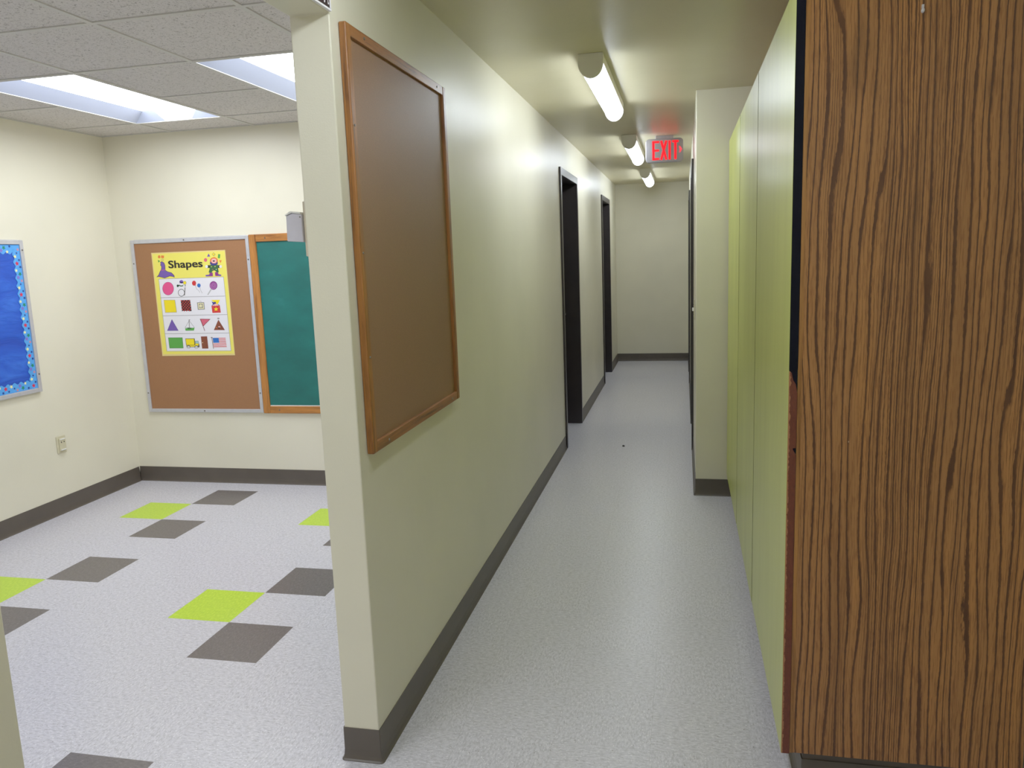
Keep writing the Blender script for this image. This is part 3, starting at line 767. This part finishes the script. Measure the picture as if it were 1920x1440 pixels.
# ------------------------------------------------------------------ outlet and switch
def wall_plate(nm, tf, a0, a1, b0, b1, label, cat, kind):
    r = thing(nm, label, cat, tf((a0+a1)/2, (b0+b1)/2, 0))
    mb = MB(tf); mb.box(a0, a1, b0, b1, .0005, .007); mb.build('cover_plate', M['beige'], r, bevel=.003)
    am, bm_ = (a0+a1)/2, (b0+b1)/2
    if kind == 'outlet':
        mb = MB(tf); mb.box(am-.024, am+.024, b0+.014, b1-.014, .006, .016); ins = mb.build('receptacle', M['beige'], r, bevel=.003)
        mb = MB(tf)
        for s in (-.010, .012): mb.box(am+s-.0035, am+s+.0035, bm_+.012, bm_+.020, .0155, .0165)
        mb.build('slot', M['slot'], ins)
        for bb in (b0+.018, b1-.024):
            mb = MB(tf); mb.box(am-.020, am+.020, bb, bb+.008, .0155, .021); mb.build('ridge', M['white'], ins, bevel=.002)
    else:
        mb = MB(tf); mb.box(am-.005, am+.005, bm_-.010, bm_+.012, .006, .018); mb.build('toggle', M['white'], r, bevel=.002)
        for bb in (bm_-.032, bm_+.032): screw(tf, am, bb, .007, r, .003)
    return r
wall_plate('power_outlet', leftW, 2.069, 2.144, .387, .497, 'beige power outlet low on the classroom wall below the blue board', 'outlet', 'outlet')
wall_plate('light_switch', hallR, 3.21, 3.29, 1.07, 1.20, 'pale light switch plate on the corridor wall by the projecting corner', 'light switch', 'switch')

# box on a backing plate, on the classroom face of the partition
clsW = lambda a, b, d: (-TW-d, a, b)
r = thing('wall_pocket', 'pale lavender box fixed on a cream backing plate behind the partition edge', 'wall box', clsW(.22, 1.63, 0))
mb = MB(clsW); mb.box(.16, .29, 1.547, 1.710, .0005, .086); mb.build('backing_plate', M['plate'], r, bevel=.003)
mb = MB(clsW); mb.prism([(.087, 1.590), (.087, 1.672), (.118, 1.676), (.138, 1.668), (.140, 1.594)], lambda a, b, d: (d, b, a), .152, .262); bx = mb.build('pocket_box', M['lav'], r, bevel=.0025)
mb = MB(clsW); mb.prism([(.088, 1.672), (.089, 1.678), (.120, 1.682), (.139, 1.672), (.138, 1.669), (.118, 1.677)], lambda a, b, d: (d, b, a), .148, .266); mb.build('lid', M['white'], bx)
screw(lambda a, b, d: (-TW-a, .152-d, b), .092, 1.664, 0, bx, .0025)

# ------------------------------------------------------------------ room sign over the opening (only its lower corner is in the picture)
r = thing('room_sign', 'dark brown room sign with white lettering over the classroom opening, lower corner showing', 'sign', (0, -.13, 2.25))
a0, a1, b0, b1 = -.262, -.0025, 2.1786, 2.335
mb = MB(hallL); mb.box(a0+.003, a1-.003, b0+.005, b1-.005, .0005, .006); mb.build('sign_panel', M['s_brown'], r)
fr = MB(hallL); fr.box(a0, a1, b0, b0+.0042, .0005, .009); fr.box(a0, a1, b1-.006, b1, .0005, .009); fr.box(a0, a0+.004, b0+.0042, b1-.006, .0005, .009); fr.box(a1-.003, a1, b0+.0042, b1-.006, .0005, .009)
fr.build('sign_frame', M['s_white'], r, bevel=.001)
mb = MB(hallL)
oc, ow, oh, oz = -.0365, .0072, .026, 2.2175
for k in range(20):
    t0, t1 = 2*math.pi*k/20, 2*math.pi*(k+1)/20
    mb.face([(oc+ow*math.cos(t0), oz+oh*math.sin(t0), .0064), (oc+ow*math.cos(t1), oz+oh*math.sin(t1), .0064), (oc+.55*ow*math.cos(t1), oz+.84*oh*math.sin(t1), .0064), (oc+.55*ow*math.cos(t0), oz+.84*oh*math.sin(t0), .0064)])
mb.box(-.0165, -.0135, 2.194, 2.243, .006, .0064); mb.box(-.0135, -.0095, 2.194, 2.1985, .006, .0064)
mb.build('lettering', M['s_white'], r)
mb = MB(hallL)
for k in range(22): 
    y = -.010-.0052*k
    mb.box(y-.0009, y+.0009, 2.1848, 2.1860, .006, .0068)
mb.build('braille_dots', M['p_gray'], r)

# ------------------------------------------------------------------ tall cabinet
r = thing('tall_cabinet', 'tall woodgrain cabinet whose lime green doors line the corridor', 'cabinet', ((XW+XSIDE)/2, YK/2, 0))
YF = YK-.020
mb = MB(); mb.box(XW, XSIDE-.012, YW-.0005, YW+.018, CZB, CZT); mb.build('side_panel', M['lam'], r, bevel=.0008)
mb = MB(); mb.box(XW-.0006, XW+.0085, YW-.0014, YW-.0004, CZB, CZT); mb.build('edge_band', M['lam_edge'], r)
mb = MB(); mb.box(XW+.002, XSIDE-.012, YW+.018, YF, CZB, CZT-.002); mb.build('carcass', M['lam_edge'], r)
cuts = [YW-.001, .985, 1.895, YF]
for k in range(3):
    y0, y1 = cuts[k]+(.003 if k else 0), cuts[k+1]-.003
    mb = MB(); mb.box(XC-.0009*k, XW-.001, y0, y1, CZB-.004, CZT)
    d = mb.build('door', M['lime'], r, bevel=.0012)
    if k:
        mb = MB(); mb.box(XC-.0009*k+.0003, XW-.0015, y0-.0012, y0, CZB-.002, CZT-.002); mb.build('edge_strip', M['olive'], d)
    if k == 0:
        mb = MB(); mb.box(XC+.0006, XW-.0014, y0-.0012, y0, 1.214, CZT); e1 = mb.build('edge_strip', M['navy'], d); e1['label'] = 'dark navy upper door edge'
        ol = [(XC+.0006, CZB-.003), (XW-.0014, CZB-.003), (XW-.0014, .993), (XW-.006, 1.000), (XW-.0095, 1.006), (XW-.0095, 1.010), (XW-.003, 1.0105), (XW-.0014, 1.0105), (XW-.0014, 1.155), (XW-.006, 1.178), (XW-.012, 1.188), (XC+.007, 1.207), (XC+.0006, 1.212)]
        mb = MB(); mb.prism(ol, lambda a, b, dd: (a, dd, b), y0-.0012, y0); e2 = mb.build('edge_strip', M['redbrown'], d); e2['label'] = 'chipped red brown lower door edge'
        mb = MB(); mb.box(XC+.0008, XW-.0016, y0-.0004, y0, .98, 1.214); mb.build('bare_edge', M['navy'], d)
# plinth with its own cove base
mb = MB(); mb.box(1.238, XSIDE-.012, .062, YF, 0, CZB); pl = mb.build('plinth', M['base'], r)
mb = MB(); base_run(mb, [(XSIDE-.012, .062), (1.238, .062), (1.238, YF)]); mb.build('plinth_base', M['base'], pl)
def side(a, b, d): return (a, YW-d, b)
mb = MB(side)
n = 12
for k in range(n):
    l = (k+1) % n; f = lambda q, rr: (1.4515+rr*math.cos(2*math.pi*q/n), 2.047+rr*1.5*math.sin(2*math.pi*q/n))
    mb.face([(*f(k, .0035), .0006), (*f(l, .0035), .0006), (*f(l, .0028), .008), (*f(k, .0028), .008)]); mb.face([(*f(k, .0028), .008), (*f(l, .0028), .008), (1.4515, 2.047, .009)])
mb.box(1.449, 1.454, 2.0515, 2.0605, .0006, .003)
mb.build('peg', M['alu'], r)

# speck of lint on the corridor floor
mb = MB()
for k in range(5):
    a = k*1.3; mb.box(.447+.006*math.cos(a)-.004, .447+.006*math.cos(a)+.004, 4.054+.009*math.sin(a)-.004, 4.054+.009*math.sin(a)+.004, 0, .006+.003*math.sin(k))
tag(mb.build('lint_tuft', M['lint'], loc=(.447, 4.054, 0)), 'tiny dark speck of lint lying on the corridor floor', 'lint')

# ------------------------------------------------------------------ world, camera
w = bpy.data.worlds.new('room_air'); bpy.context.scene.world = w; w.use_nodes = True
w.node_tree.nodes['Background'].inputs[0].default_value = (.8, .82, .85, 1); w.node_tree.nodes['Background'].inputs[1].default_value = .2

yaw, pitch, roll, F = .21846, -.16188, -.03701, 1469.14
fwd = Vector((-math.sin(yaw)*math.cos(pitch), math.cos(yaw)*math.cos(pitch), math.sin(pitch)))
right = Vector((math.cos(yaw), math.sin(yaw), 0)); up = right.cross(fwd)
r2 = right*math.cos(roll)+up*math.sin(roll); u2 = -right*math.sin(roll)+up*math.cos(roll)
cam = bpy.data.cameras.new('camera'); cam.sensor_width = 36; cam.lens = F*36/1920; cam.clip_start = .05
co = bpy.data.objects.new('camera', cam); COL.objects.link(co)
m = Matrix((r2, u2, -fwd)).transposed().to_4x4(); m.translation = (.91391, -2.0539, 1.52595); co.matrix_world = m
sc = bpy.context.scene; sc.camera = co
sc.view_settings.view_transform = 'Standard'; sc.view_settings.look = 'None'; sc.view_settings.exposure = 0.0; sc.view_settings.gamma = 1.2
sc.cycles.max_bounces = 12; sc.cycles.diffuse_bounces = 8; sc.cycles.sample_clamp_indirect = 8
for o in list(bpy.data.objects):
    if '_o' in o: del o['_o']
